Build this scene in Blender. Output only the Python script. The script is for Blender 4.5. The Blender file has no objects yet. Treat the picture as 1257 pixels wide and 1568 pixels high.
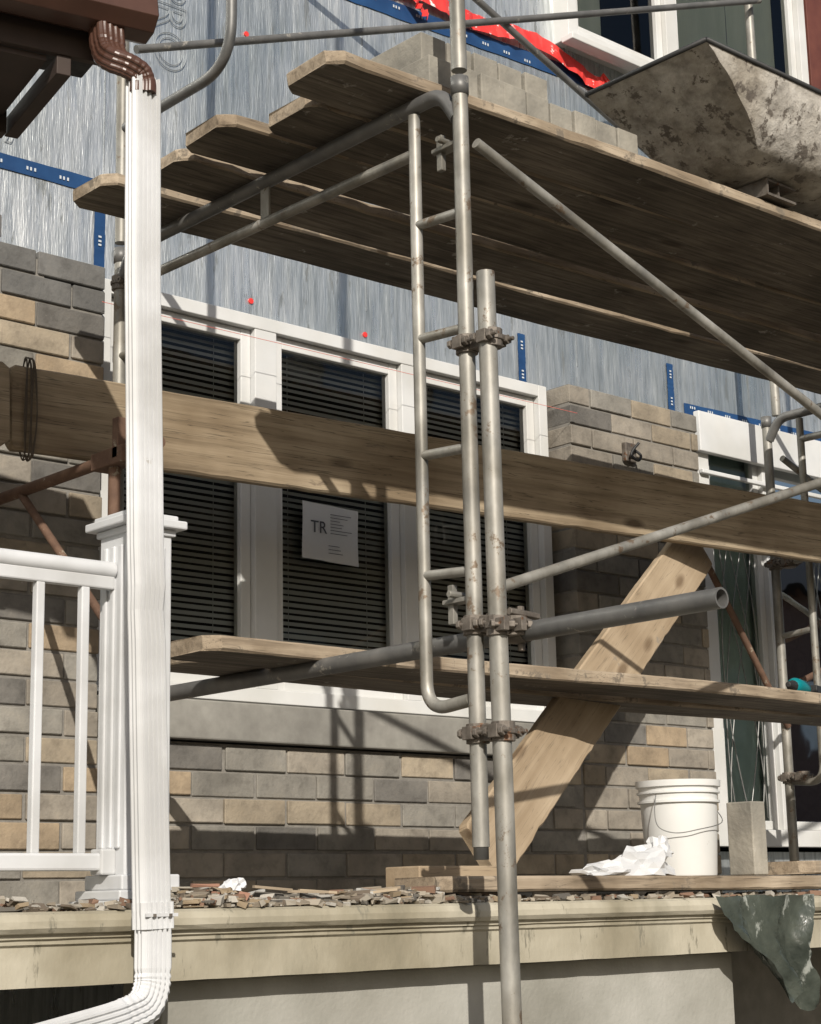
import bpy, bmesh, math, random
from mathutils import Vector, Matrix
random.seed(7)
S=bpy.context.scene
COL=bpy.context.collection
# ---------------------------------------------------------------- materials
def generic(name, cols, scale=4, stretch=(1,1,1), rough=.8, metal=0., bump=.3, bscale=None, spots=None, spot_thr=.62, spot_scale=6, rand=True, dist=0.0, bdist=.004, attr=None, low=None, cracks=None, rvar=None, spot_stretch=None, knots=None):
    m=bpy.data.materials.new(name); m.use_nodes=True
    nt=m.node_tree; N=nt.nodes; L=nt.links
    b=N['Principled BSDF']; b.inputs['Roughness'].default_value=rough; b.inputs['Metallic'].default_value=metal
    tc=N.new('ShaderNodeTexCoord'); src=tc.outputs['Object']
    if rand:
        oi=N.new('ShaderNodeObjectInfo'); mu=N.new('ShaderNodeMath'); mu.operation='MULTIPLY'; mu.inputs[1].default_value=41.
        L.new(oi.outputs['Random'],mu.inputs[0]); va=N.new('ShaderNodeVectorMath'); va.operation='ADD'
        L.new(src,va.inputs[0]); L.new(mu.outputs[0],va.inputs[1]); src=va.outputs[0]
    mp=N.new('ShaderNodeMapping'); mp.inputs['Scale'].default_value=stretch; L.new(src,mp.inputs[0])
    n=N.new('ShaderNodeTexNoise'); n.inputs['Scale'].default_value=scale; n.inputs['Detail'].default_value=9; n.inputs['Roughness'].default_value=.62; n.inputs['Distortion'].default_value=dist
    L.new(mp.outputs[0],n.inputs['Vector'])
    r=N.new('ShaderNodeValToRGB'); L.new(n.outputs['Fac'],r.inputs[0])
    els=r.color_ramp.elements
    k=len(cols)
    for i,c in enumerate(cols):
        p=.3+.4*i/(max(1,k-1))
        if i<2: e=els[i]; e.position=p
        else: e=els.new(p)
        e.color=(*c,1)
    if k==1: els[1].color=(*cols[0],1); els[1].position=.9
    colout=r.outputs[0]
    def mult(a,bb):
        mx=N.new('ShaderNodeMix'); mx.data_type='RGBA'; mx.blend_type='MULTIPLY'; mx.inputs[0].default_value=1
        L.new(a,mx.inputs[6]); L.new(bb,mx.inputs[7]); return mx.outputs[2]
    if attr:
        at=N.new('ShaderNodeAttribute'); at.attribute_name=attr
        colout=mult(at.outputs['Color'],colout)
    if low:
        n3=N.new('ShaderNodeTexNoise'); n3.inputs['Scale'].default_value=low[1]; n3.inputs['Detail'].default_value=4; L.new(src,n3.inputs['Vector'])
        r3=N.new('ShaderNodeValToRGB'); r3.color_ramp.elements[0].position=.38; r3.color_ramp.elements[1].position=.65
        r3.color_ramp.elements[0].color=(*low[0],1); r3.color_ramp.elements[1].color=(1,1,1,1); L.new(n3.outputs['Fac'],r3.inputs[0])
        colout=mult(colout,r3.outputs[0])
    if cracks:
        mp2=N.new('ShaderNodeMapping'); mp2.inputs['Scale'].default_value=(.5,22,22); L.new(src,mp2.inputs[0])
        nc=N.new('ShaderNodeTexNoise'); nc.inputs['Scale'].default_value=3.1; nc.inputs['Detail'].default_value=3; nc.inputs['Distortion'].default_value=.4; L.new(mp2.outputs[0],nc.inputs['Vector'])
        rc=N.new('ShaderNodeValToRGB'); e=rc.color_ramp.elements; e[0].position=.488; e[0].color=(1,1,1,1); e[1].position=.512; e[1].color=(1,1,1,1)
        x=e.new(.50); x.color=(cracks,cracks,cracks,1); L.new(nc.outputs['Fac'],rc.inputs[0]); colout=mult(colout,rc.outputs[0])
    if knots:
        mp4=N.new('ShaderNodeMapping'); mp4.inputs['Scale'].default_value=(2.2,6,6); L.new(src,mp4.inputs[0])
        vo=N.new('ShaderNodeTexVoronoi'); vo.inputs['Scale'].default_value=1.0; L.new(mp4.outputs[0],vo.inputs['Vector'])
        rk=N.new('ShaderNodeValToRGB'); e=rk.color_ramp.elements; e[0].position=.07; e[0].color=(knots,knots*.9,knots*.8,1); e[1].position=.16; e[1].color=(1,1,1,1)
        L.new(vo.outputs['Distance'],rk.inputs[0]); colout=mult(colout,rk.outputs[0])
    if spots:
        n2=N.new('ShaderNodeTexNoise'); n2.inputs['Scale'].default_value=spot_scale; n2.inputs['Detail'].default_value=6; n2.inputs['Roughness'].default_value=.7
        if spot_stretch:
            mp3=N.new('ShaderNodeMapping'); mp3.inputs['Scale'].default_value=spot_stretch; L.new(src,mp3.inputs[0]); L.new(mp3.outputs[0],n2.inputs['Vector'])
        else: L.new(src,n2.inputs['Vector'])
        r2=N.new('ShaderNodeValToRGB'); r2.color_ramp.elements[0].position=spot_thr; r2.color_ramp.elements[1].position=spot_thr+.05
        L.new(n2.outputs['Fac'],r2.inputs[0])
        mx=N.new('ShaderNodeMix'); mx.data_type='RGBA'; L.new(r2.outputs[0],mx.inputs[0]); L.new(colout,mx.inputs[6]); mx.inputs[7].default_value=(*spots,1); colout=mx.outputs[2]
    L.new(colout,b.inputs['Base Color'])
    if rvar:
        nr=N.new('ShaderNodeTexNoise'); nr.inputs['Scale'].default_value=rvar[2]; nr.inputs['Detail'].default_value=5; L.new(mp.outputs[0],nr.inputs['Vector'])
        mr=N.new('ShaderNodeMapRange'); mr.inputs[1].default_value=.35; mr.inputs[2].default_value=.65; mr.inputs[3].default_value=rvar[0]; mr.inputs[4].default_value=rvar[1]; L.new(nr.outputs['Fac'],mr.inputs[0]); L.new(mr.outputs[0],b.inputs['Roughness'])
    if bump:
        bn=N.new('ShaderNodeBump'); bn.inputs['Strength'].default_value=bump; bn.inputs['Distance'].default_value=bdist
        if bscale:
            n4=N.new('ShaderNodeTexNoise'); n4.inputs['Scale'].default_value=bscale; n4.inputs['Detail'].default_value=5; L.new(mp.outputs[0],n4.inputs['Vector']); L.new(n4.outputs['Fac'],bn.inputs['Height'])
        else: L.new(n.outputs['Fac'],bn.inputs['Height'])
        L.new(bn.outputs[0],b.inputs['Normal'])
    return m
M={}
M['wood']=generic('weathered_plank',[(.075,.062,.048),(.165,.138,.106),(.26,.22,.17)],scale=3.6,stretch=(.8,16,16),rough=.9,bump=.5,spots=(.30,.275,.24),spot_thr=.63,spot_scale=9,dist=.25,low=((.52,.51,.49),2.6),cracks=.3,knots=.45)
M['woodedge_sun']=generic('sunlit_plank_edge',[(.22,.175,.125),(.37,.30,.22),(.47,.39,.29)],scale=3.4,stretch=(1.0,12,12),rough=.9,bump=.6,spots=(.17,.14,.105),spot_thr=.57,spot_scale=10,dist=.3,low=((.60,.57,.53),5),cracks=.45)  # lighter plank wood for edges and ends, sunlight put into the colour
M['woodnew']=generic('lumber_beam',[(.185,.14,.09),(.31,.245,.165),(.41,.335,.235)],scale=2.8,stretch=(.5,12,12),rough=.88,bump=.45,dist=.3,low=((.58,.54,.49),2.4),cracks=.32,spots=(.15,.115,.08),spot_thr=.65,spot_scale=4,spot_stretch=(.8,3,3),knots=.35)
M['woodlt']=generic('pine_board',[(.34,.26,.17),(.46,.365,.255)],scale=2.5,stretch=(.5,10,10),rough=.8,bump=.3,dist=.5,spots=(.26,.22,.17),spot_thr=.63,spot_scale=5,low=((.75,.72,.68),3),cracks=.6,knots=.5)
M['galv']=generic('galvanised_tube',[(.20,.195,.18),(.32,.31,.28),(.45,.435,.40)],scale=11,stretch=(1,1,.45),rough=.5,metal=.3,bump=.35,spots=(.15,.11,.075),spot_thr=.59,spot_scale=17,bdist=.002,low=((.6,.58,.54),6))
M['galvd']=generic('dull_tube',[(.10,.10,.098),(.19,.185,.175)],scale=9,rough=.5,metal=.35,bump=.25,spots=(.33,.31,.27),spot_thr=.62,spot_scale=16,bdist=.002)
M['clamp']=generic('coupler_steel',[(.10,.085,.07),(.24,.21,.18)],scale=30,rough=.6,metal=.5,bump=.4,spots=(.15,.08,.045),spot_thr=.58,spot_scale=25,bdist=.002)
M['rust']=generic('rusty_bracket',[(.09,.05,.033),(.17,.10,.065)],scale=20,rough=.8,metal=.2,bump=.4,spots=(.3,.26,.2),spot_thr=.62,spot_scale=20,bdist=.002)
M['brick']=generic('clay_brick',[(.70,.69,.68),(1,1,1),(1.1,1.08,1.05)],scale=18,rough=.92,bump=.6,bscale=80,attr='bcol',rand=False,bdist=.004,low=((.70,.70,.70),6),spots=(.36,.335,.295),spot_thr=.69,spot_scale=14)
M['mortar']=generic('mortar',[(.15,.14,.125),(.24,.225,.20)],scale=30,rough=.95,bump=.6,bdist=.004)
M['foil']=generic('foil_insulation',[(.48,.505,.51),(.69,.715,.72),(.88,.895,.89)],scale=5,stretch=(11,1,.9),rough=.36,metal=.74,bump=.42,bscale=20,rand=False,bdist=.0055,spots=(.40,.415,.40),spot_thr=.585,spot_scale=6,spot_stretch=(3,1,.6),rvar=(.26,.46,3),low=((.62,.66,.67),1.5))
M['foilink']=generic('foil_print',[(.22,.24,.26),(.3,.32,.34)],scale=20,rough=.5,metal=.4,bump=.1)
M['white']=generic('white_vinyl',[(.62,.63,.63),(.68,.68,.67)],scale=5,rough=.4,bump=.03,low=((.86,.85,.82),3))
M['whitem']=generic('white_aluminium',[(.53,.54,.56),(.60,.61,.62)],scale=4,rough=.4,bump=.05,low=((.84,.83,.80),4),spots=(.40,.38,.34),spot_thr=.70,spot_scale=18)
M['sill']=generic('concrete_sill',[(.20,.19,.17),(.29,.28,.25)],scale=12,rough=.9,bump=.3,low=((.8,.8,.8),4))
M['ledge']=generic('painted_stone_ledge',[(.33,.305,.235),(.43,.395,.31),(.49,.455,.365)],scale=5,stretch=(1.4,1,.8),rough=.85,bump=.35,bscale=60,spots=(.20,.185,.14),spot_thr=.60,spot_scale=6,spot_stretch=(3,3,.7),low=((.62,.60,.55),3),bdist=.003)
M['stucco']=generic('grey_stucco',[(.33,.325,.29),(.41,.40,.365)],scale=6,rough=.95,bump=.4,bscale=80,spots=(.10,.09,.08),spot_thr=.67,spot_scale=14,low=((.62,.61,.58),2))
M['conc']=generic('concrete',[(.22,.21,.19),(.33,.31,.28)],scale=10,rough=.95,bump=.5,bscale=60)
M['stone']=generic('concrete_brick',[(.25,.235,.20),(.40,.37,.31)],scale=8,rough=.95,bump=.6,bscale=70,low=((.7,.7,.7),7),spots=(.5,.48,.43),spot_thr=.66,spot_scale=18)
M['tub']=generic('mortar_crusted_tub',[(.26,.24,.21),(.46,.43,.385),(.62,.59,.535)],scale=18,rough=.95,bump=1.0,spots=(.14,.12,.10),spot_thr=.545,spot_scale=17,bdist=.012,low=((.66,.63,.58),5))
M['dark']=generic('dark_recess',[(.03,.03,.03),(.05,.045,.04)],scale=5,rough=.9,bump=0)
M['brown']=generic('brown_aluminium',[(.065,.030,.020),(.092,.045,.031)],scale=5,rough=.36,bump=.05,low=((.8,.8,.8),5))
M['brownd']=generic('brown_soffit',[(.028,.018,.014),(.045,.028,.021)],scale=8,rough=.7,bump=.1)
M['shingle']=generic('shingle',[(.03,.03,.032),(.06,.06,.06)],scale=40,rough=.95,bump=.6)
M['ground']=generic('ground_soil',[(.09,.08,.06),(.15,.135,.105)],scale=1.5,rough=1,bump=.5,rand=False)
M['slat']=generic('blind_slat',[(.50,.50,.48),(.58,.58,.56)],scale=3,rough=.5,bump=0)
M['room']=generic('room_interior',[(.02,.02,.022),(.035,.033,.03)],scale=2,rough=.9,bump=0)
M['red']=generic('red_tape',[(.62,.03,.03),(.75,.06,.05)],scale=8,rough=.4,bump=.2,spots=(.8,.75,.72),spot_thr=.60,spot_scale=24)
M['blue']=generic('blue_tape',[(.015,.05,.14),(.022,.075,.19)],scale=6,rough=.4,bump=.1,low=((.7,.75,.8),9))
M['tapew']=generic('tape_print',[(.45,.5,.55),(.55,.58,.6)],scale=8,rough=.5,bump=0)
M['paper']=generic('paper',[(.58,.59,.60),(.64,.65,.66)],scale=5,rough=.8,bump=.05)
M['ink']=generic('ink',[(.05,.05,.06),(.08,.08,.09)],scale=5,rough=.7,bump=0)
M['bucket']=generic('white_plastic',[(.62,.62,.60),(.68,.68,.66)],scale=5,rough=.42,bump=.05,spots=(.42,.40,.36),spot_thr=.66,spot_scale=12)
M['bag']=generic('plastic_bag',[(.50,.51,.52),(.64,.64,.64)],scale=9,rough=.35,bump=.3)
M['film']=generic('dark_plastic_film',[(.022,.028,.023),(.075,.085,.07)],scale=6,rough=.2,bump=.8,bscale=14,bdist=.012,spots=(.27,.285,.26),spot_thr=.58,spot_scale=5,spot_stretch=(2,1,1),rvar=(.12,.35,5))
M['teal']=generic('teal_plastic',[(.0,.16,.18),(.0,.20,.22)],scale=5,rough=.4,bump=0)
M['black']=generic('black_rubber',[(.015,.015,.015),(.03,.03,.03)],scale=9,rough=.6,bump=0)
M['twine']=generic('wire_twine',[(.04,.03,.02),(.08,.06,.04)],scale=20,rough=.9,bump=0)
M['string']=generic('mason_line',[(.65,.12,.1),(.7,.2,.15)],scale=5,rough=.8,bump=0)
M['lead']=generic('lead_came',[(.22,.22,.21),(.32,.32,.31)],scale=9,rough=.4,metal=.6,bump=0)
M['maroon']=generic('maroon_siding',[(.10,.03,.022),(.15,.05,.034)],scale=9,rough=.6,bump=.1)
M['debr']=generic('debris',[(.8,.8,.8),(1,1,1)],scale=12,rough=.9,bump=.3,attr='bcol',rand=False)
M['panerefl']=generic('pane_reflection',[(.62,.68,.58),(.74,.78,.68)],scale=3,stretch=(6,1,1),rough=.8,bump=0)
M['panerefl2']=generic('frosted_backing',[(.52,.60,.58),(.76,.82,.80)],scale=5,rough=.8,bump=0)
M['nbrick']=generic('neighbour_brick',[(.10,.055,.04),(.17,.10,.075)],scale=6,rough=.9,bump=0)
def glassmat(name,tint,ior=1.5):
    m=bpy.data.materials.new(name); m.use_nodes=True; nt=m.node_tree; N=nt.nodes; L=nt.links; N.clear()
    o=N.new('ShaderNodeOutputMaterial'); mx=N.new('ShaderNodeMixShader'); t=N.new('ShaderNodeBsdfTransparent'); t.inputs[0].default_value=(*tint,1)
    g=N.new('ShaderNodeBsdfGlossy'); g.inputs['Roughness'].default_value=.02; fr=N.new('ShaderNodeFresnel'); fr.inputs[0].default_value=ior
    tc=N.new('ShaderNodeTexCoord'); n=N.new('ShaderNodeTexNoise'); n.inputs['Scale'].default_value=2.5; L.new(tc.outputs['Object'],n.inputs['Vector'])
    bp=N.new('ShaderNodeBump'); bp.inputs['Strength'].default_value=.12; bp.inputs['Distance'].default_value=.02; L.new(n.outputs['Fac'],bp.inputs['Height']); L.new(bp.outputs[0],g.inputs['Normal'])
    L.new(fr.outputs[0],mx.inputs[0]); L.new(t.outputs[0],mx.inputs[1]); L.new(g.outputs[0],mx.inputs[2]); L.new(mx.outputs[0],o.inputs[0]); return m
M['glass']=glassmat('window_glass',(.80,.83,.82))
M['glassg']=glassmat('leaded_glass',(.74,.82,.79),1.6)
# ---------------------------------------------------------------- helpers
def empty(name,loc=(0,0,0),rz=0,parent=None):
    o=bpy.data.objects.new(name,None); o.location=loc; o.rotation_euler=(0,0,rz); o.empty_display_size=.1; COL.objects.link(o)
    if parent: o.parent=parent
    return o
def addobj(name,bm,mat,parent=None,smooth=False,bevel=0,mw=None,segs=2,recalc=True):
    if recalc: bmesh.ops.recalc_face_normals(bm,faces=bm.faces[:])
    me=bpy.data.meshes.new(name); bm.to_mesh(me); bm.free()
    o=bpy.data.objects.new(name,me); COL.objects.link(o)
    me.materials.append(M[mat] if isinstance(mat,str) else mat)
    if smooth:
        for p in me.polygons: p.use_smooth=True
    if bevel:
        md=o.modifiers.new('b','BEVEL'); md.width=bevel; md.segments=segs; md.limit_method='ANGLE'
    if mw is not None: o.matrix_world=mw
    if parent: o.parent=parent
    return o
def bbox(bm,lo,hi,mat4=None):
    lo=Vector(lo);hi=Vector(hi)
    vs=[bm.verts.new((x,y,z)) for x in (lo.x,hi.x) for y in (lo.y,hi.y) for z in (lo.z,hi.z)]
    if mat4:
        for v in vs: v.co=mat4@v.co
    fs=[]
    for f in ((0,1,3,2),(4,6,7,5),(0,4,5,1),(2,3,7,6),(0,2,6,4),(1,5,7,3)): fs.append(bm.faces.new([vs[i] for i in f]))
    return fs
def box(name,lo,hi,mat,parent=None,bevel=.002):
    bm=bmesh.new(); bbox(bm,lo,hi); return addobj(name,bm,mat,parent,bevel=bevel)
def boxes(name,lst,mat,parent=None,bevel=.002):
    bm=bmesh.new()
    for lo,hi in lst: bbox(bm,lo,hi)
    return addobj(name,bm,mat,parent,bevel=bevel)
def smoothpath(pts,n=6):
    pts=[Vector(p) for p in pts]; out=[]
    for i in range(len(pts)-1):
        p0=pts[max(i-1,0)];p1=pts[i];p2=pts[i+1];p3=pts[min(i+2,len(pts)-1)]
        for k in range(n):
            t=k/n; out.append(.5*((2*p1)+(p2-p0)*t+(2*p0-5*p1+4*p2-p3)*t*t+(3*p1-p0-3*p2+p3)*t**3))
    out.append(pts[-1]); return out
def fillet(pts,r,n=8):
    pts=[Vector(p) for p in pts]; out=[pts[0]]
    for i in range(1,len(pts)-1):
        a=(pts[i-1]-pts[i]); b=(pts[i+1]-pts[i]); rr=min(r,a.length*.49,b.length*.49)
        A=pts[i]+a.normalized()*rr; B=pts[i]+b.normalized()*rr
        for k in range(n+1):
            t=k/n; out.append(A*(1-t)**2+pts[i]*2*t*(1-t)+B*t*t)
    out.append(pts[-1]); return out
def sweep(bm,prof,path,ref=None,cap=True,scale=None):
    path=[Vector(p) for p in path]; rings=[]
    t=(path[1]-path[0]).normalized()
    if ref is None: ref=Vector((0,0,1)) if abs(t.z)<.9 else Vector((1,0,0))
    u=(Vector(ref)-t*t.dot(Vector(ref))).normalized()
    for i,p in enumerate(path):
        if i==0: t=(path[1]-path[0])
        elif i==len(path)-1: t=path[-1]-path[-2]
        else: t=(path[i+1]-path[i]).normalized()+(path[i]-path[i-1]).normalized()
        t.normalize(); u=(u-t*u.dot(t)).normalized(); w=t.cross(u)
        s=scale[i] if scale else 1
        rings.append([bm.verts.new(p+u*a*s+w*b*s) for a,b in prof])
    n=len(prof)
    for i in range(len(rings)-1):
        for k in range(n): bm.faces.new((rings[i][k],rings[i][(k+1)%n],rings[i+1][(k+1)%n],rings[i+1][k]))
    if cap:
        bm.faces.new(rings[0]); bm.faces.new(rings[-1])
    return rings
def circ(r,n=16): return [(r*math.cos(2*math.pi*k/n),r*math.sin(2*math.pi*k/n)) for k in range(n)]
def tube(bm,path,r=.021,n=16,cap=True): sweep(bm,circ(r,n),path,cap=cap)
def tubeobj(name,path,r,mat,parent=None,cap=True):
    bm=bmesh.new(); tube(bm,path,r,cap=cap); o=addobj(name,bm,mat,parent,smooth=True)
    md=o.modifiers.new('e','EDGE_SPLIT'); md.split_angle=math.radians(50); return o
def plank(name,p0,p1,w=.235,th=.038,mat='wood',up=(0,0,1),clip=.04,parent=None,warp=.004,edge='woodedge_sun'):
    p0=Vector(p0);p1=Vector(p1);Lx=(p1-p0).length; ax=(p1-p0).normalized(); up=Vector(up); az=(up-ax*ax.dot(up)).normalized(); ay=az.cross(ax)
    mw=Matrix((( ax.x,ay.x,az.x,p0.x),(ax.y,ay.y,az.y,p0.y),(ax.z,ay.z,az.z,p0.z),(0,0,0,1)))
    bm=bmesh.new(); N=70; xs=[0,clip*.35,clip]+[clip+(Lx-2*clip)*k/N for k in range(1,N)]+[Lx-clip,Lx-clip*.35,Lx]
    rings=[]; c=.005; ph=[random.uniform(0,6.28) for _ in range(6)]
    bow=random.uniform(-2,2)*warp
    for i,x in enumerate(xs):
        hw=w/2
        e=min(x,Lx-x)
        if e<clip: hw-= clip*.9*(1-e/clip)**1.3
        if e<clip*1.01 : hw+=random.uniform(-.004,.004)
        nick=random.uniform(.5,2.5)*warp if random.random()<.12 else 0
        a=hw+warp*.5*math.sin(x*7+ph[0])+random.uniform(-1,1)*warp*.3; b=-hw+warp*.5*math.sin(x*5+ph[1])+random.uniform(-1,1)*warp*.3+nick
        dz=warp*math.sin(x*2.3+ph[2])+bow*math.sin(math.pi*x/Lx); h=th/2; cc=c+random.uniform(-.001,.003)
        prof=[(b+cc,-h),(a-c,-h),(a,-h+c),(a,h-c),(a-c,h),(b+cc,h),(b,h-cc),(b,-h+cc)]
        rings.append([bm.verts.new((x+random.uniform(-.004,.004)*(e<.001),y,z+dz)) for y,z in prof])
    for i in range(len(rings)-1):
        for k in range(8):
            f=bm.faces.new((rings[i][k],rings[i][(k+1)%8],rings[i+1][(k+1)%8],rings[i+1][k]))
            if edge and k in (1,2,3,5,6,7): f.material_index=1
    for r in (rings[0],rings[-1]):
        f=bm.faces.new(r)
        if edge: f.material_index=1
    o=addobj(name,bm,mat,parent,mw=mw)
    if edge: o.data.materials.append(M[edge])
    return o
# ---------------------------------------------------------------- ground
bm=bmesh.new(); bmesh.ops.create_grid(bm,x_segments=2,y_segments=2,size=400); addobj('ground',bm,'ground')
NH=empty('neighbour_house')
boxes('walls',[((9,-24,0),(44,-15,8.5))],'nbrick',NH,0)
bm=bmesh.new(); a=[bm.verts.new(p) for p in ((8.5,-14.5,8.5),(44.5,-14.5,8.5),(44.5,-24.5,8.5),(8.5,-24.5,8.5),(12,-19.5,11.5),(41,-19.5,11.5))]
for f in ((0,1,5,4),(1,2,5),(2,3,4,5),(3,0,4),(0,3,2,1)): bm.faces.new([a[i] for i in f])
addobj('roof',bm,'shingle',NH)
boxes('windows',[((11+4*k,-15.02,z),(12.6+4*k,-14.98,z+1.5)) for k in range(8) for z in (1.4,5)],'white',NH,0)
# ---------------------------------------------------------------- house
H=empty('brick_house')
YF=5.17
holes=[(3.16,5.37,2.30,3.74),(6.35,7.95,1.80,3.78),(5.60,7.45,5.42,6.95)]
xs=sorted({-3,10.}|{h[0] for h in holes}|{h[1] for h in holes}); zs=sorted({0,7.6}|{h[2] for h in holes}|{h[3] for h in holes})
bm=bmesh.new()
for i in range(len(xs)-1):
    for j in range(len(zs)-1):
        cx=(xs[i]+xs[i+1])/2; cz=(zs[j]+zs[j+1])/2
        if any(h[0]<cx<h[1] and h[2]<cz<h[3] for h in holes): continue
        bm.faces.new([bm.verts.new(p) for p in ((xs[i],YF,zs[j]),(xs[i+1],YF,zs[j]),(xs[i+1],YF,zs[j+1]),(xs[i],YF,zs[j+1]))])
addobj('foil_sheathing_wall',bm,'foil',H)
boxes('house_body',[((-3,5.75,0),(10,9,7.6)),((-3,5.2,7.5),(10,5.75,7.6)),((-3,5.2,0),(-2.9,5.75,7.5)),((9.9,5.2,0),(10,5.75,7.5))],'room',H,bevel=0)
boxes('sheathing_seams',[((2.0+1.22*k,YF-.003,3.9),(2.004+1.22*k,YF-.001,7.6)) for k in range(6)],'foilink',H,bevel=0)
PAL=[((.345,.29,.215),4),((.305,.272,.225),6),((.25,.235,.205),5),((.165,.155,.14),2),((.36,.28,.19),1)]
pal=[c for c,w in PAL for _ in range(w)]
def brickpanel(bm,lay,x0,x1,k0,k1,phase=0,top=None,darktop=99):
    for k in range(k0,k1):
        z=1.612+k*.089; x=math.floor((x0-phase)/.267)*.267+phase+(.1335 if k%2 else 0)-.267
        while x<x1:
            a=max(x,x0); b=min(x+.257,x1)
            if b-a>.03 and (top is None or z<top((a+b)/2)):
                dy=random.uniform(-.003,.003); ja=random.uniform(-.003,.003)
                fs=bbox(bm,(a+ja,5.0+dy,z+random.uniform(-.002,.002)),(b+ja,5.16,z+.079+random.uniform(-.002,.002)))
                c=random.choice(pal); v=random.uniform(.85,1.12)
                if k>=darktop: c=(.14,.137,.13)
                for f in fs:
                    for l in f.loops: l[lay]=(c[0]*v,c[1]*v,c[2]*v,1)
            x+=.267
bm=bmesh.new(); lay=bm.loops.layers.float_color.new('bcol')
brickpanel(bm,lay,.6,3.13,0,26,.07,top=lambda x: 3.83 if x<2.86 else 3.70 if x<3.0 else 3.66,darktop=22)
brickpanel(bm,lay,3.14,5.40,0,6,.03)
brickpanel(bm,lay,5.42,6.26,0,24,.08)
addobj('brick_veneer',bm,'brick',H,bevel=.003,segs=1)
boxes('mortar_bed',[((.6,5.009,1.60),(3.125,5.155,3.64)),((.6,5.009,3.64),(2.9,5.155,3.71)),((3.125,5.009,1.60),(5.415,5.155,2.145)),((5.415,5.009,1.60),(5.424,5.155,2.2)),((5.424,5.009,1.60),(6.255,5.155,3.74))],'mortar',H,bevel=0)
box('window_ledge_stone',(3.14,4.965,2.152),(5.42,5.16,2.285),'sill',H,.006)
def window(name,x0,x1,z0,z1,muls,yf=5.085,fw=.05,slats=True,gl='glass',sash=.042,parent=H):
    W=empty(name,parent=parent); L=[]
    L+=[((x0,yf,z0),(x0+fw,yf+.1,z1)),((x1-fw,yf,z0),(x1,yf+.1,z1)),((x0+fw,yf+.001,z1-fw),(x1-fw,yf+.1,z1)),((x0+fw,yf+.001,z0),(x1-fw,yf+.1,z0+fw))]
    edges=[x0+fw]
    for a,b in muls: L.append(((a,yf+.004,z0+fw),(b,yf+.1,z1-fw))); edges+=[a,b]
    edges.append(x1-fw)
    boxes('frame',L,'white',W,.003)
    L2=[];G=[];SL=bmesh.new()
    for i in range(0,len(edges),2):
        a,b=edges[i],edges[i+1]; y=yf+.03; s=sash; zz0=z0+fw; zz1=z1-fw
        L2+=[((a+.002,y,zz0+.002),(a+s,y+.045,zz1-.002)),((b-s,y,zz0+.002),(b-.002,y+.045,zz1-.002)),((a+s,y+.001,zz1-s),(b-s,y+.045,zz1-.002)),((a+s,y+.001,zz0+.002),(b-s,y+.045,zz0+s))]
        G.append(((a+s-.005,y+.022,zz0+s-.005),(b-s+.005,y+.024,zz1-s+.005)))
        if slats:
            z=zz0+.02
            while z<zz1:
                t=random.uniform(-.001,.001); q=random.uniform(-.0015,.0015)
                vs=[SL.verts.new(p) for p in ((a+.01,yf+.100,z),(b-.01,yf+.100,z+t),(b-.01,yf+.113,z+t+.0175+q),(a+.01,yf+.113,z+.0175+q))]
                SL.faces.new(vs); z+=.0235
            for xx in (a+.12,b-.12): bbox(SL,(xx,yf+.097,zz0),(xx+.002,yf+.098,zz1))
    boxes('sash',L2,'white',W,.003)
    bm=bmesh.new()
    for lo,hi in G:
        vs=[bm.verts.new(p) for p in ((lo[0],lo[1],lo[2]),(hi[0],lo[1],lo[2]),(hi[0],lo[1],hi[2]),(lo[0],lo[1],hi[2]))]; bm.faces.new(vs)
    addobj('glass',bm,gl,W)
    if slats: addobj('blind',SL,'slat',W)
    else: SL.free()
    return W
W1=window('main_window',3.16,5.37,2.305,3.735,[(3.83,3.93),(4.55,4.62)],sash=.045)
W2=window('leaded_window',6.36,7.93,1.82,3.775,[(6.84,6.90)],fw=.075,slats=False,gl='glassg')
box('head_trim',(6.34,5.05,3.60),(7.95,5.084,3.79),'white',W2,.004)
box('head_trim_lower',(6.36,5.06,3.50),(7.93,5.083,3.52),'white',W2,.004)
boxes('frosted_panel',[((6.4,5.19,1.85),(7.9,5.20,3.74))],'panerefl2',W2,0)
bm=bmesh.new()
for cx in (6.64,7.36):
    for s in (-1,1):
        for off in (0,.5,1.0):
            pts=[(cx+s*.13*math.sin((z/10+off*.5)*math.pi),5.125,1.95+z*.145) for z in [k*.5 for k in range(21)]]
            tube(bm,pts,.003,6)
addobj('lead_cames',bm,'lead',W2,smooth=True)
W3=window('upper_window',5.60,7.45,5.42,6.95,[(6.30,6.38)],yf=5.08,fw=.06,slats=False)
boxes('pane_reflection',[((5.7,5.22,5.45),(5.98,5.23,6.9)),((6.42,5.22,5.45),(7.35,5.23,6.9))],'panerefl',W3,0)  # pale green reflections in the panes, painted as panels behind the glass
box('window_stool',(5.57,5.03,5.39),(7.48,5.10,5.42),'white',W3,.004)
box('siding_panel',(7.5,5.10,4.9),(9.0,5.168,7.2),'maroon',H,.003)
sg=empty('paper_notice',parent=W1)
bm=bmesh.new(); Y=5.113
g=[[bm.verts.new((4.06+.27*i/6,Y-.006*math.sin(i*.9+j*.4)**2-.002,2.855+.215*j/5-.008*i/6)) for i in range(7)] for j in range(6)]
for j in range(5):
    for i in range(6): bm.faces.new((g[j][i],g[j][i+1],g[j+1][i+1],g[j+1][i]))
addobj('sheet',bm,'paper',sg,smooth=True)
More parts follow.
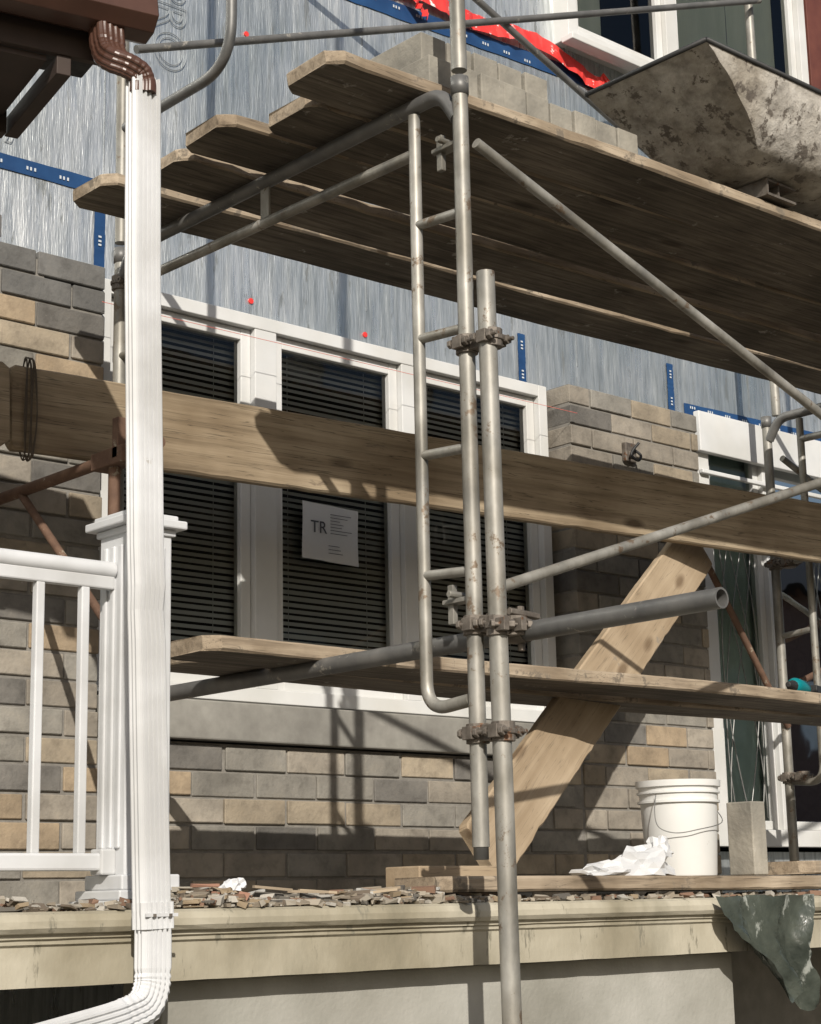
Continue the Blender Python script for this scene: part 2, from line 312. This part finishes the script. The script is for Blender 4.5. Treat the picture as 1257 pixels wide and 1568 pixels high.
def text(name,s,loc,size,mat,parent,rot=(math.pi/2,0,0),ext=.0005,outline=None):
    cu=bpy.data.curves.new(name,'FONT'); cu.body=s; cu.size=size; cu.extrude=ext
    if outline: cu.fill_mode='NONE'; cu.bevel_depth=outline; cu.extrude=0
    o=bpy.data.objects.new(name,cu); o.location=loc; o.rotation_euler=rot; COL.objects.link(o)
    bpy.context.view_layer.update()
    me=bpy.data.meshes.new_from_object(o); mw=o.matrix_world.copy(); bpy.data.objects.remove(o)
    o=bpy.data.objects.new(name,me); o.matrix_world=mw; COL.objects.link(o); me.materials.clear(); me.materials.append(M[mat]); o.parent=parent; return o
text('notice_letters','TR',(4.095,5.102,2.955),.065,'ink',sg)
bm=bmesh.new()
for k in range(7): bbox(bm,(4.19,5.1015,3.03-.012*k),(4.19+random.uniform(.04,.11),5.1025,3.032-.012*k))
for k in range(3): bbox(bm,(4.18,5.1015,2.91-.014*k),(4.18+random.uniform(.05,.1),5.1025,2.912-.014*k))
addobj('notice_lines',bm,'ink',sg)
for s,x,z in (('PRO',3.43,5.02),('S',2.72,4.25),('GUARD',4.0,6.1)):
    text('foil_lettering',s,(x,YF-.006,z),.20,'foilink',H,rot=(math.pi/2,math.pi/2,0),outline=.0016)
T=empty('sheathing_tape')
def strip(name,pts,w,mat,y=YF-.004,parent=T,jit=.0,n=24):
    bm=bmesh.new(); P=[Vector((p[0],0,p[1])) for p in pts]
    if jit: P=smoothpath(P,10)
    else: P=[P[0].lerp(P[1],k/n) for k in range(n+1)]
    prev=None
    for i,p in enumerate(P):
        t=(P[min(i+1,len(P)-1)]-P[max(i-1,0)]).normalized(); nrm=Vector((-t.z,0,t.x)); yy=y-(random.uniform(0,jit) if jit else random.uniform(0,.0015))
        ww=w*random.uniform(.95,1.05)
        a=bm.verts.new((p+nrm*ww/2)+Vector((0,yy,0))); b=bm.verts.new((p-nrm*ww/2)+Vector((0,yy-(random.uniform(0,jit) if jit else 0),0)))
        if prev: bm.faces.new((prev[0],a,b,prev[1]))
        prev=(a,b)
    return addobj(name,bm,mat,parent)
strip('blue_band',[(1.5,4.085),(3.22,4.10)],.055,'blue')
strip('blue_band_vertical',[(3.205,4.07),(3.205,3.72)],.045,'blue',y=YF-.007)
strip('blue_band_vertical',[(5.31,3.98),(5.31,3.75)],.045,'blue')
strip('blue_band_vertical',[(6.29,4.03),(6.29,3.80)],.045,'blue')
strip('blue_band',[(6.38,3.83),(8.0,3.86)],.055,'blue')
strip('blue_band',[(4.3,5.25),(5.60,5.30)],.07,'blue')
strip('blue_band',[(5.60,5.30),(6.05,5.31)],.07,'blue')
strip('red_band',[(4.35,5.35),(4.75,5.37),(5.1,5.35),(5.45,5.38),(5.85,5.30),(5.93,5.34)],.075,'red',y=YF-.012,jit=.02)
strip('red_band_end',[(4.6,5.42),(4.72,5.30),(4.78,5.27)],.045,'red',y=YF-.03,jit=.02)
bm=bmesh.new()
def dots(x0,x1,z,y,vert=False):
    x=x0
    while x<x1:
        for dx in (0,.014,.030):
            if vert: bbox(bm,(z-.006,y-.001,x+dx),(z+.006,y,x+dx+.007))
            else: bbox(bm,(x+dx,y-.001,z-.006),(x+dx+.007,y,z+.006))
        x+=.13
dots(2.0,3.2,4.095,YF-.007); dots(3.75,4.05,3.205,YF-.010,True); dots(3.78,3.96,5.31,YF-.007,True); dots(3.83,4.0,6.29,YF-.007,True); dots(6.42,7.6,3.842,YF-.007); dots(4.35,5.5,5.275,YF-.007)
addobj('tape_print',bm,'tapew',T)
bm=bmesh.new()
for x,z in ((3.87,3.82),(4.43,3.80),(4.35,4.9),(3.85,4.9)): tube(bm,[(x,YF-.006,z),(x,YF-.001,z)],.011,12)
addobj('fastener_washers',bm,'red',T)
tubeobj('mason_line',[(3.1,4.97,3.60),(5.42,4.96,3.60)],.001,'string')
cb=empty('outlet_box'); bm=bmesh.new(); bbox(bm,(5.735,4.975,3.445),(5.805,5.002,3.53)); bbox(bm,(5.75,4.965,3.46),(5.79,4.976,3.49)); addobj('box',bm,'clamp',cb,bevel=.006)
tubeobj('cable',smoothpath([(5.78,4.97,3.50),(5.79,4.94,3.47),(5.76,4.93,3.44),(5.74,4.95,3.47),(5.77,4.93,3.52)]),.006,'black',cb)
# ---------------------------------------------------------------- porch
P=empty('porch',parent=H)
prof=[(3.70,1.600),(3.350,1.600),(3.338,1.594),(3.332,1.580),(3.332,1.566),(3.340,1.556),(3.352,1.553),(3.352,1.545),(3.359,1.542),(3.359,1.534),(3.366,1.529),(3.369,1.447),(3.45,1.445),(3.70,1.445)]
bm=bmesh.new(); NX=160; rings=[]
for i in range(NX+1):
    x=-2+11*i/NX; rings.append([bm.verts.new((x,y+(random.uniform(-.0007,.0007) if y<3.4 else 0),z+(random.uniform(-.0006,.0006) if y<3.4 else 0))) for y,z in prof])
for i in range(NX):
    for k in range(len(prof)): bm.faces.new((rings[i][k],rings[i][(k+1)%len(prof)],rings[i+1][(k+1)%len(prof)],rings[i+1][k]))
addobj('stone_ledge',bm,'ledge',P)
box('floor_slab',(-2,3.70,1.445),(9,5.16,1.598),'conc',P,0)
box('stucco_wall',(2.33,3.44,0),(4.33,3.60,1.444),'stucco',P,.004)
boxes('recess_walls',[((-2,4.6,0),(2.33,4.7,1.444)),((4.33,4.0,0),(9,4.1,1.444))],'sill',P,0)
bm=bmesh.new(); x0,x1,y0,y1=2.33,2.455,3.60,3.725
bbox(bm,(x0,y0,1.62),(x1,y1,2.50))
for k in range(3):
    a=.018+.034*k
    bbox(bm,(x0+a,y0-.007,1.74),(x0+a+.018,y0+.001,2.46)); bbox(bm,(x0-.007,y0+a,1.74),(x0+.001,y0+a+.018,2.46)); bbox(bm,(x1-.001,y0+a,1.74),(x1+.007,y0+a+.018,2.46))
def ringbox(z0,z1,e): bbox(bm,(x0-e,y0-e,z0),(x1+e,y1+e,z1))
ringbox(1.602,1.622,.045); ringbox(1.622,1.645,.034); ringbox(1.645,1.68,.018)
ringbox(2.488,2.505,.008); ringbox(2.505,2.526,.028); ringbox(2.526,2.54,.012)
addobj('porch_column',bm,'whitem',None,bevel=.004)
R=empty('porch_railing')
tubeobj('top_rail',[(.2,3.66,2.40),(2.325,3.66,2.40)],.021,'whitem',R)
box('rail_web',(.2,3.648,2.352),(2.325,3.672,2.385),'whitem',R,.004)
box('bottom_rail',(.2,3.642,1.69),(2.325,3.678,1.73),'whitem',R,.006)
boxes('balusters',[((2.235-.121*k,3.65,1.729),(2.257-.121*k,3.672,2.353)) for k in range(16)],'whitem',R,.003)
box('rail_bracket',(2.29,3.635,1.68),(2.331,3.685,1.74),'whitem',R,.005)
# ---------------------------------------------------------------- porch roof corner, gutter
E=empty('porch_roof',(2.18,3.29,0),math.radians(-12))
gp=[(.0,.0),(-.012,-.055),(.02,-.085),(.07,-.09),(.105,-.075),(.11,0),(.104,0),(.1,-.068),(.07,-.083),(.022,-.078),(-.005,-.052),(.006,0)]
bm=bmesh.new()
rr=[[bm.verts.new((x,a-.02,3.70+b)) for a,b in gp] for x in (-3,0)]
for k in range(len(gp)): bm.faces.new((rr[0][k],rr[0][(k+1)%len(gp)],rr[1][(k+1)%len(gp)],rr[1][k]))
v=[bm.verts.new((0.001,a-.02,3.70+b)) for a,b in gp[:6]]; bm.faces.new(v)
addobj('gutter',bm,'brown',E,bevel=.002)
boxes('fascia',[((-3,.095,3.56),(-.06,.115,3.72))],'brownd',E)
boxes('soffit',[((-3,.115,3.545),(-.22,.45,3.56))],'brownd',E)
boxes('soffit_vent',[((-.62,.15,3.539),(-.34,.24,3.544))],'whitem',E,0)
bm=bmesh.new()
for k in range(9): bbox(bm,(-.62+.03*k,.16,3.536),(-.608+.03*k,.23,3.5388))
addobj('vent_slots',bm,'dark',E)
boxes('frieze_beam',[((-.20,.10,3.512),(-.165,.50,3.56)),((-3,.45,3.50),(-.21,.49,3.56))],'brownd',E)
boxes('roof_deck',[((-3,.0,3.715),(0,.5,3.74))],'shingle',E)
tubeobj('cable',smoothpath([(-.55,.2,3.54),(-.5,.16,3.5),(-.52,.18,3.40),(-.6,.3,3.3)]),.003,'tapew',E)
# ---------------------------------------------------------------- downspout
D=empty('downspout')
def ribprof(w,d,rib=.0030,n=5):
    pts=[]; cs=[(-w/2,-d/2),(w/2,-d/2),(w/2,d/2),(-w/2,d/2)]
    for s in range(4):
        a=Vector(cs[s]); b=Vector(cs[(s+1)%4]); t=(b-a).normalized(); nn=Vector((t.y,-t.x)); ln=(b-a).length; k=n if s%2==0 else max(3,int(n*d/w))
        c=.006
        for i in range(k*4+1):
            f=i/(k*4); p=a+t*(c+(ln-2*c)*f); o=rib if (i%4 in (1,2)) else -rib*.8
            pts.append(tuple(p+nn*o))
    return pts
pr=ribprof(.072,.052,.0038)
bm=bmesh.new()
path=[(2.140,3.27,3.475),(2.145,3.27,3.0),(2.155,3.27,2.6),(2.160,3.27,2.38),(2.164,3.269,2.29),(2.1635,3.272,2.235),(2.167,3.27,2.17),(2.172,3.27,2.0),(2.186,3.27,1.60),(2.190,3.27,1.57)]
sweep(bm,pr,path,ref=(1,0,0),scale=[1,1,1,1.0,1.02,.965,1,1,1,1.0])
o=addobj('pipe',bm,'whitem',D)
bm=bmesh.new(); sweep(bm,ribprof(.079,.059),[(2.1885,3.27,1.615),(2.190,3.27,1.56)],ref=(1,0,0)); bbox(bm,(2.15,3.236,1.585),(2.23,3.24,1.592)); addobj('joint_sleeve',bm,'whitem',D)
bm=bmesh.new()
pl=smoothpath([(2.190,3.27,1.575),(2.190,3.27,1.48),(2.186,3.268,1.44),(2.165,3.262,1.405),(2.12,3.255,1.388),(2.02,3.24,1.368),(1.6,3.20,1.30)],6)
sc=[1-.06*(i%2) if 5<i<26 else 1 for i in range(len(pl))]
sweep(bm,ribprof(.070,.050,.0034),pl,ref=(1,0,0),scale=sc); addobj('elbow',bm,'whitem',D)
bm=bmesh.new()
pl=smoothpath([(2.085,3.345,3.63),(2.083,3.335,3.575),(2.078,3.315,3.535),(2.080,3.29,3.512),(2.10,3.275,3.502),(2.128,3.27,3.490),(2.14,3.27,3.465),(2.141,3.27,3.435)],5)
sc=[1-.035*(i%2) if 6<i<30 else 1.03 for i in range(len(pl))]
sweep(bm,ribprof(.070,.056,rib=.0012,n=4),pl,ref=(1,0,0),scale=sc); addobj('brown_elbow',bm,'brown',D)
bm=bmesh.new()
for x,z in ((2.17,1.588),(2.21,1.588)): bbox(bm,(x-.003,3.232,z-.003),(x+.003,3.236,z+.003))
addobj('screws',bm,'clamp',D)
# ---------------------------------------------------------------- scaffolding
SC=empty('scaffolding')
def coupler(bm,pos,d=(0,-.06,0),ax=Vector((0,0,1))):
    pos=Vector(pos); d=Vector(d)
    for c in (pos,pos+d):
        sweep(bm,circ(.029,14),[c-ax*.024,c+ax*.024]); 
        sweep(bm,circ(.033,14),[c-ax*.006,c+ax*.006])
    mid=pos+d*.5; bbox(bm,mid-Vector((.02,.02,.02)),mid+Vector((.02,.02,.02)))
    side=d.cross(ax).normalized()
    for c,s in ((pos,1),(pos+d,-1),(pos+d,1)):
        e=c+side*.034*s; o=d.normalized()
        sweep(bm,circ(.006,8),[e-o*.03,e+o*.045]); sweep(bm,circ(.013,6),[e+o*.018,e+o*.030]); sweep(bm,circ(.012,6),[e-o*.03,e-o*.02])
        bbox(bm,e-Vector((.009,.016,.016)),e+Vector((.009,.016,.016)))
def frame(X,z0,nm,near=3.16,far=4.78,top=1.99):
    F=empty(nm,parent=SC); zt=z0+top
    for y,n in ((near,'near_leg'),(far,'far_leg')):
        tubeobj(n,[(X,y,z0),(X,y,zt-.01)],.021,'galv',F)
        bm=bmesh.new(); tube(bm,[(X,y,zt-.05),(X,y,zt+.0)],.024); addobj('leg_collar',bm,'galvd',F,smooth=True)
    tubeobj('header',fillet([(X,near+.01,zt-.11),(X,near+.07,zt-.02),(X,far-.07,zt-.02),(X,far-.01,zt-.11)],.05),.021,'galvd',F)
    s=.18
    tubeobj('inner_header',[(X,near+s,zt-.155),(X,far-s,zt-.14)],.016,'galv',F)
    for y,dr in ((near,1),(far,-1)):
        yy=y+s*dr
        tubeobj('ladder_tube',fillet([(X,yy,zt-.045),(X,yy,z0+.34),(X,y+.02*dr,z0+.355)],.13,12),.0165,'galv',F)
        for k in range(4): 
            z=z0+.68+.315*k; tubeobj('rung',[(X,y+.015*dr,z-.006),(X,yy,z+.006)],.013,'galv',F)
    boxes('header_tabs',[((X-.004,3.98,zt-.15),(X+.004,4.02,zt-.03))],'galv',F)
    bm=bmesh.new()
    for z in (zt-.16,z0+.62):
        bbox(bm,(X-.006,near+.02,z-.02),(X+.03,near+.11,z-.008)); bbox(bm,(X+.004,near+.08,z-.07),(X+.02,near+.10,z+.03)); sweep(bm,circ(.009,8),[(X-.03,near+.06,z),(X+.05,near+.06,z)])
    addobj('brace_lock',bm,'galv',F,bevel=.002)
    return F
frame(3.05,1.73,'scaffold_frame')
frame(6.48,1.73,'scaffold_frame')
def upper(X):
    F=empty('upper_frame',parent=SC); z0=3.74
    for y in (3.16,4.78): tubeobj('leg',[(X,y,z0),(X-.01,y,6.4)],.021,'galv',F)
    tubeobj('ladder_tube',fillet([(X,4.17,6.2),(X,4.17,4.14),(X,4.76,4.14)],.16,12),.0175,'galvd',F)
    return F
upper(3.05); upper(6.56)
tubeobj('doubled_pole',[(3.07,3.085,0),(3.05,3.085,3.16)],.0235,'galv',SC,cap=True)
bm=bmesh.new(); tube(bm,[(3.05,3.16,1.70),(3.05,3.16,1.95)],.0185); addobj('leg_pin',bm,'galvd',SC,smooth=True)
tubeobj('far_pole',[(3.05,4.78,1.6),(3.05,4.78,1.75)],.021,'galv',SC)
tubeobj('far_pole',[(6.48,4.78,1.6),(6.48,4.78,1.75)],.021,'galv',SC)
bm=bmesh.new()
for z in (2.985,2.0): coupler(bm,(3.05,3.16,z),(0.01,-.078,0))
coupler(bm,(3.055,3.085,2.255),(.04,-.02,0)); coupler(bm,(3.05,3.16,2.265),(.02,-.06,0))
sweep(bm,circ(.031,14),[(3.12,3.10,2.248),(3.12,3.05,2.247)]); sweep(bm,circ(.010,6),[(3.07,3.06,2.29),(3.17,3.06,2.285)]); sweep(bm,circ(.010,6),[(3.13,3.08,2.20),(3.13,3.08,2.31)])
for z in (3.04,2.1): coupler(bm,(6.48,4.78,z),(0,-.075,0))
coupler(bm,(3.05,4.78,3.6),(0.05,-.0,0))
addobj('couplers',bm,'clamp',SC,bevel=.0015)
bm=bmesh.new(); pa=[(3.12,4.95,2.243),(3.12,2.45,2.243)]
r1=sweep(bm,circ(.024,20),pa,cap=False); r2=sweep(bm,circ(.019,20),pa,cap=False)
for e in (0,1):
    for k in range(20): bm.faces.new((r1[e][k],r1[e][(k+1)%20],r2[e][(k+1)%20],r2[e][k]))
o=addobj('putlog_tube',bm,'galvd',SC,smooth=True); md=o.modifiers.new('e','EDGE_SPLIT'); md.split_angle=math.radians(50)
def brace(a,b,mat='galv',sag=.0):
    a=Vector(a);b=Vector(b); P_=[a.lerp(b,k/12)-Vector((0,0,sag*math.sin(math.pi*k/12))) for k in range(13)]
    tubeobj('cross_brace',P_,.0145,mat,SC)
brace((3.07,3.125,3.53),(6.5,3.125,2.35),sag=-.01); brace((3.08,3.10,2.355),(6.5,3.10,3.52),sag=.01)
brace((3.06,4.72,4.41),(6.56,4.72,5.78),'galvd'); brace((3.0,4.74,5.78),(6.5,4.74,4.48),'galvd')
brace((6.5,4.72,3.52),(9.5,4.72,2.4)); brace((6.5,4.74,2.5),(9.5,4.74,3.6),'rust')
brace((5.95,4.74,2.98),(6.47,4.76,2.32),'rust')
B=empty('side_bracket')
tubeobj('arm',[(2.72,4.05,2.865),(2.72,4.95,2.862)],.018,'rust',B); tubeobj('upright',[(2.72,4.28,2.87),(2.72,4.28,2.35)],.018,'rust',B)
tubeobj('strut',[(2.72,4.80,2.85),(2.72,4.32,2.40)],.013,'rust',B)
bm=bmesh.new(); bbox(bm,(2.69,4.20,2.835),(2.75,4.36,2.885)); bbox(bm,(2.69,4.22,2.85),(2.75,4.25,2.97)); addobj('plates',bm,'rust',B,bevel=.003)
# ---------------------------------------------------------------- planks
Z=3.752
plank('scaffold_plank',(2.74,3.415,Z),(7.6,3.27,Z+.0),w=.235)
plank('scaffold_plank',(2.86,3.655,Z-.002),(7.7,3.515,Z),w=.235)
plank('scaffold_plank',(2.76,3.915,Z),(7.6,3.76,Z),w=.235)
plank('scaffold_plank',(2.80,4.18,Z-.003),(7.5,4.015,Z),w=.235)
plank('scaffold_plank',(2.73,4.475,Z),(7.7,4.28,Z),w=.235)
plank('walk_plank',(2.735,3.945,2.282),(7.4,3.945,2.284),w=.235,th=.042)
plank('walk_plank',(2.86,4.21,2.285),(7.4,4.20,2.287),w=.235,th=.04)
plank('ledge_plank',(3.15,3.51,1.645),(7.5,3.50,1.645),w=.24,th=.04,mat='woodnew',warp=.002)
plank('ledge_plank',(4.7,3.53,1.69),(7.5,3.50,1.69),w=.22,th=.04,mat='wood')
plank('lumber_beam',(2.50,4.50,3.025),(7.2,4.33,3.10),w=.25,th=.04,mat='woodnew',up=(0,-1,0),clip=.012,edge='woodnew',warp=.0018)
plank('lumber_beam',(0.8,4.50,3.00),(2.475,4.475,3.02),w=.25,th=.045,mat='woodnew',up=(0,-1,0),clip=.02,edge='woodnew',warp=.0018)
tw=empty('tie_wire')
bm=bmesh.new()
for x in (2.545,2.56,2.445,2.43):
    for k in range(4):
        o=random.uniform(-.012,.012)
        tube(bm,smoothpath([(x+o,4.468,2.885),(x+o+random.uniform(-.01,.01),4.462,3.0),(x+o,4.468,3.155),(x,4.50,3.165),(x,4.535,3.0),(x,4.50,2.88),(x+o,4.468,2.885)],4),.0022,6)
addobj('loops',bm,'twine',tw)
plank('brace_board',(3.72,3.86,1.73),(5.66,4.56,3.0),w=.215,th=.038,mat='woodlt',up=(.25,-.95,.3),clip=.01,edge='woodlt',warp=.002)
box('wood_block',(3.30,3.66,1.60),(3.62,3.80,1.70),'woodlt',None,.004)
# ---------------------------------------------------------------- concrete bricks on platform
SB=empty('concrete_brick_stack'); bm=bmesh.new(); x=3.10; zt=Z+.021
for k in range(9):
    w=.090; 
    bbox(bm,(x,3.33+random.uniform(-.008,.008),zt),(x+w,3.53,zt+.100+random.uniform(-.004,.004))); x+=w+random.uniform(.003,.009)
for k in range(5): bbox(bm,(3.12+.1*k,3.38+random.uniform(-.01,.01),zt+.106),(3.213+.1*k,3.60,zt+.19))
addobj('bricks',bm,'stone',SB,bevel=.003)
MT=empty('mortar_tub')
def tubring(t,inset=0):
    xl=4.40-.45*(t**1.5*.55+.45*t**.45)
    yl=3.24-.20*(t**.35); yh=3.42+.10*t**.35; xr=5.55+.25*t; z=3.835+.235*t
    return [(xl+inset,yl+inset,z),(xr-inset,yl+inset,z),(xr-inset,yh-inset,z),(xl+inset,yh-inset,z)]
bm=bmesh.new(); prev=None
def subr(r,n=10):
    out=[]
    for i in range(4):
        a=Vector(r[i]);b=Vector(r[(i+1)%4])
        for k in range(n): out.append(a.lerp(b,k/n)+Vector((random.uniform(-1,1),random.uniform(-1,1),random.uniform(-1,1)))*.0025)
    return out
for q in range(13):
    ring=[bm.verts.new(p) for p in subr(tubring(q/12))]
    if prev:
        for k in range(40): bm.faces.new((prev[k],prev[(k+1)%40],ring[(k+1)%40],ring[k]))
    else: bm.faces.new(ring)
    prev=ring
for q in range(12,3,-1):
    ring=[bm.verts.new(p) for p in subr(tubring(q/12,.012))]
    for k in range(40): bm.faces.new((prev[k],prev[(k+1)%40],ring[(k+1)%40],ring[k]))
    prev=ring
bm.faces.new(prev)
o=addobj('shell',bm,'tub',MT,smooth=True); md=o.modifiers.new('e','EDGE_SPLIT'); md.split_angle=math.radians(45)
rim=[Vector(p)+Vector((0,0,.004)) for p in tubring(1)]; bm=bmesh.new()
for i in range(4): tube(bm,[rim[i],rim[(i+1)%4]],.008,8)
addobj('rim',bm,'black',MT,smooth=True)
bm=bmesh.new(); bbox(bm,(4.45,3.22,3.775),(4.60,3.42,3.783)); bbox(bm,(4.45,3.22,3.822),(4.60,3.42,3.829)); bbox(bm,(4.45,3.22,3.783),(4.457,3.42,3.822)); bbox(bm,(4.52,3.23,3.783),(4.527,3.41,3.822)); bbox(bm,(5.3,3.22,3.775),(5.45,3.42,3.829)); addobj('steel_spacer',bm,'clamp',MT)
# ---------------------------------------------------------------- buckets etc.
def bucket(name,c,r,h,mat='bucket'):
    B=empty(name,c); bm=bmesh.new(); n=40
    prof=[(r*.86,0),(r*.87,.004),(r*.96,h*.76),(r*1.03,h*.765),(r*1.03,h*.79),(r*.97,h*.795),(r*.985,h*.86),(r*1.04,h*.865),(r*1.04,h*.885),(r*.985,h*.89),(r,h*.93),(r*1.06,h*.935),(r*1.07,h),(r*1.0,h),(r*.98,h*.9),(r*.83,.01)]
    rr=[[bm.verts.new((a*math.cos(2*math.pi*k/n),a*math.sin(2*math.pi*k/n),z)) for k in range(n)] for a,z in prof]
    for i in range(len(rr)-1):
        for k in range(n): bm.faces.new((rr[i][k],rr[i][(k+1)%n],rr[i+1][(k+1)%n],rr[i+1][k]))
    bm.faces.new(rr[0]); bm.faces.new(rr[-1])
    o=addobj('pail',bm,mat,B,smooth=True); md=o.modifiers.new('e','EDGE_SPLIT'); md.split_angle=math.radians(40)
    bm=bmesh.new(); tube(bm,smoothpath([(-r*1.05,-.02,h*.84),(-r*1.22,-.03,h*.65),(-r*1.2,-r*.35,h*.50),(-r*.9,-r*.62,h*.44),(-r*.5,-r*.98,h*.47),(r*.4,-r*1.02,h*.55),(r*1.0,-r*.35,h*.72),(r*1.05,-.02,h*.84)]),.0015,6); addobj('bail',bm,'lead',B)
    return B
bucket('plastic_bucket',(4.34,3.62,1.666),.122,.285)
bucket('plastic_bucket',(5.15,3.75,3.775),.13,.36)
box('concrete_block',(4.62,3.56,1.667),(4.69,3.66,1.895),'stone',None,.004)
def crumple(name,c,sx,sy,sz,mat,n=16,seed=1,parent=None):
    rnd=random.Random(seed); bm=bmesh.new(); bmesh.ops.create_icosphere(bm,subdivisions=3,radius=1)
    dirs=[Vector((rnd.uniform(-1,1),rnd.uniform(-1,1),rnd.uniform(-1,1))).normalized() for _ in range(n)]
    for v in bm.verts:
        d=v.co.normalized(); s=1-.5*max(abs(d.dot(q))**10 for q in dirs)+rnd.uniform(-.12,.12)
        v.co=Vector((d.x*sx*s,d.y*sy*s,max(d.z,-.25)*sz*s))+Vector(c)
    return addobj(name,bm,mat,parent)
pb=empty('plastic_bag'); crumple('bag_body',(4.02,3.50,1.685),.17,.08,.09,'bag',seed=3,parent=pb); crumple('bag_tail',(3.84,3.49,1.675),.13,.06,.035,'bag',seed=5,parent=pb); crumple('bag_top',(4.10,3.50,1.73),.07,.05,.06,'bag',seed=8,parent=pb)
bm=bmesh.new(); g=[]
for j in range(19):
    v=j/18; row=[]
    for i in range(17):
        u=i/16; x=4.10+.46*u*(1-.62*v)+.26*v-.03*math.sin(v*5); z=1.603-.27*v**.9-.05*u*v+.03*math.sin(u*9+v*4)*v; y=3.318-.016*math.sin(u*13+v*3)-.03*v*math.sin(u*5+1)-.007*math.sin(u*31+v*11)-.012
        row.append(bm.verts.new((x+random.uniform(-.004,.004),y+random.uniform(-.004,.004),z+random.uniform(-.004,.004))))
    g.append(row)
for j in range(18):
    for i in range(16): bm.faces.new((g[j][i],g[j][i+1],g[j+1][i+1],g[j+1][i]))
addobj('plastic_sheet',bm,'film',None,smooth=True)
DR=empty('power_drill',(5.34,3.90,2.309),math.radians(20))
bm=bmesh.new(); sweep(bm,circ(.03,16),[(0,0,.03),(.03,0,.032),(.14,0,.032),(.16,0,.032)],scale=[.6,1,1,.8]); addobj('body',bm,'teal',DR,smooth=True)
bm=bmesh.new(); sweep(bm,circ(.02,12),[(-.05,0,.03),(-.01,0,.03),(.01,0,.03)],scale=[.5,.9,1.1]); bbox(bm,(.2,-.035,.0),(.27,.035,.05)); addobj('chuck_and_battery',bm,'black',DR,bevel=.003)
bm=bmesh.new(); sweep(bm,circ(.018,12),[(.11,0,.03),(.15,.02,.028),(.21,.02,.025)]); addobj('handle',bm,'teal',DR,smooth=True)
# ---------------------------------------------------------------- debris
bm=bmesh.new(); lay=bm.loops.layers.float_color.new('bcol'); cols=[(.22,.185,.14),(.30,.27,.22),(.15,.12,.09),(.40,.375,.33),(.20,.12,.08),(.26,.20,.13),(.11,.10,.085),(.34,.30,.24)]
def chip(x,y,z,s,col=None):
    mt=Matrix.Translation((x,y,z))@Matrix.Rotation(random.uniform(0,6.3),4,'Z')@Matrix.Rotation(random.uniform(-.5,.5),4,'X')
    a=s*random.uniform(.6,2.4);b=s*random.uniform(.4,1);c=s*random.uniform(.15,.6)
    fs=bbox(bm,(-a,-b,-c),(a,b,c),mt); col=col or random.choice(cols)
    for f in fs:
        for v in f.verts: v.co+=Vector((random.uniform(-1,1),random.uniform(-1,1),random.uniform(-1,1)))*s*.14
        for l in f.loops: l[lay]=(*col,1)
for k in range(3400):
    x=random.uniform(2.35,3.3) if random.random()<.6 else random.uniform(1.5,5.5); y=3.355+abs(random.gauss(0,.16)); 
    if y>4.9: continue
    s=random.choice([.003,.004,.005,.006,.008,.010,.013]); pile=max(0,.018+.014*math.sin(x*11)+.009*math.sin(x*29)) if x<3.4 else .004
    chip(x,y,1.601+s*.35+pile*random.random()*min(1,(y-3.34)/.05),s)
for x,z,s in ((2.62,1.615,.02),(2.75,1.615,.026),(2.92,1.615,.018)): chip(x,3.44,z,s)
for x,z,s in ((2.47,1.63,.024),(2.53,1.625,.020),(2.43,1.65,.015),(3.02,1.62,.015)): chip(x,3.42,z,s,(.30,.16,.11))
for k in range(12):
    x=random.uniform(2.4,3.2); y=random.uniform(3.38,3.5); mt=Matrix.Translation((x,y,1.628+random.uniform(0,.016)))@Matrix.Rotation(random.uniform(-.5,.5),4,'Z')@Matrix.Rotation(random.uniform(-.2,.2),4,'Y')
    fs=bbox(bm,(-.05,-.006,-.003),(.05,.006,.003),mt); c=random.choice([(.42,.34,.24),(.45,.44,.41),(.3,.24,.17)])
    for f in fs:
        for l in f.loops: l[lay]=(*c,1)
addobj('construction_debris',bm,'debr',None)
crumple('crushed_packaging',(2.54,3.47,1.645),.04,.04,.03,'paper',seed=11)
# ---------------------------------------------------------------- light
w=bpy.data.worlds.new('World'); S.world=w; w.use_nodes=True; nt=w.node_tree
sk=nt.nodes.new('ShaderNodeTexSky'); sk.sky_type='NISHITA'; sk.sun_disc=False; el=math.radians(29.5); az=math.radians(212.5)
sk.sun_elevation=el; sk.sun_rotation=az; sk.dust_density=2.0; nt.links.new(sk.outputs[0],nt.nodes['Background'].inputs[0]); nt.nodes['Background'].inputs[1].default_value=.078
sd=Vector((math.sin(az)*math.cos(el),math.cos(az)*math.cos(el),math.sin(el)))
l=bpy.data.lights.new('sun','SUN'); l.energy=4.9; l.angle=math.radians(.5); l.color=(1,.94,.85); lo=bpy.data.objects.new('sun',l); lo.rotation_euler=sd.to_track_quat('Z','Y').to_euler(); lo.location=sd*20; COL.objects.link(lo)
# ---------------------------------------------------------------- camera
pitch=math.radians(12.27); roll=math.radians(1.2); hd=math.radians(48)
F=Vector((math.cos(hd)*math.cos(pitch),math.sin(hd)*math.cos(pitch),math.sin(pitch))); Rr=Vector((math.sin(hd),-math.cos(hd),0)); U=Rr.cross(F)
R2=Rr*math.cos(roll)-U*math.sin(roll); U2=U*math.cos(roll)+Rr*math.sin(roll)
c=bpy.data.cameras.new('camera'); c.sensor_fit='VERTICAL'; c.sensor_height=36; c.lens=36*2760/1568; c.clip_end=2000; c.clip_start=.05
co=bpy.data.objects.new('camera',c); COL.objects.link(co)
co.matrix_world=Matrix(((R2.x,U2.x,-F.x,0),(R2.y,U2.y,-F.y,0),(R2.z,U2.z,-F.z,1.6),(0,0,0,1)))
S.camera=co
S.view_settings.view_transform='Standard'; S.view_settings.look='None'; S.view_settings.exposure=0
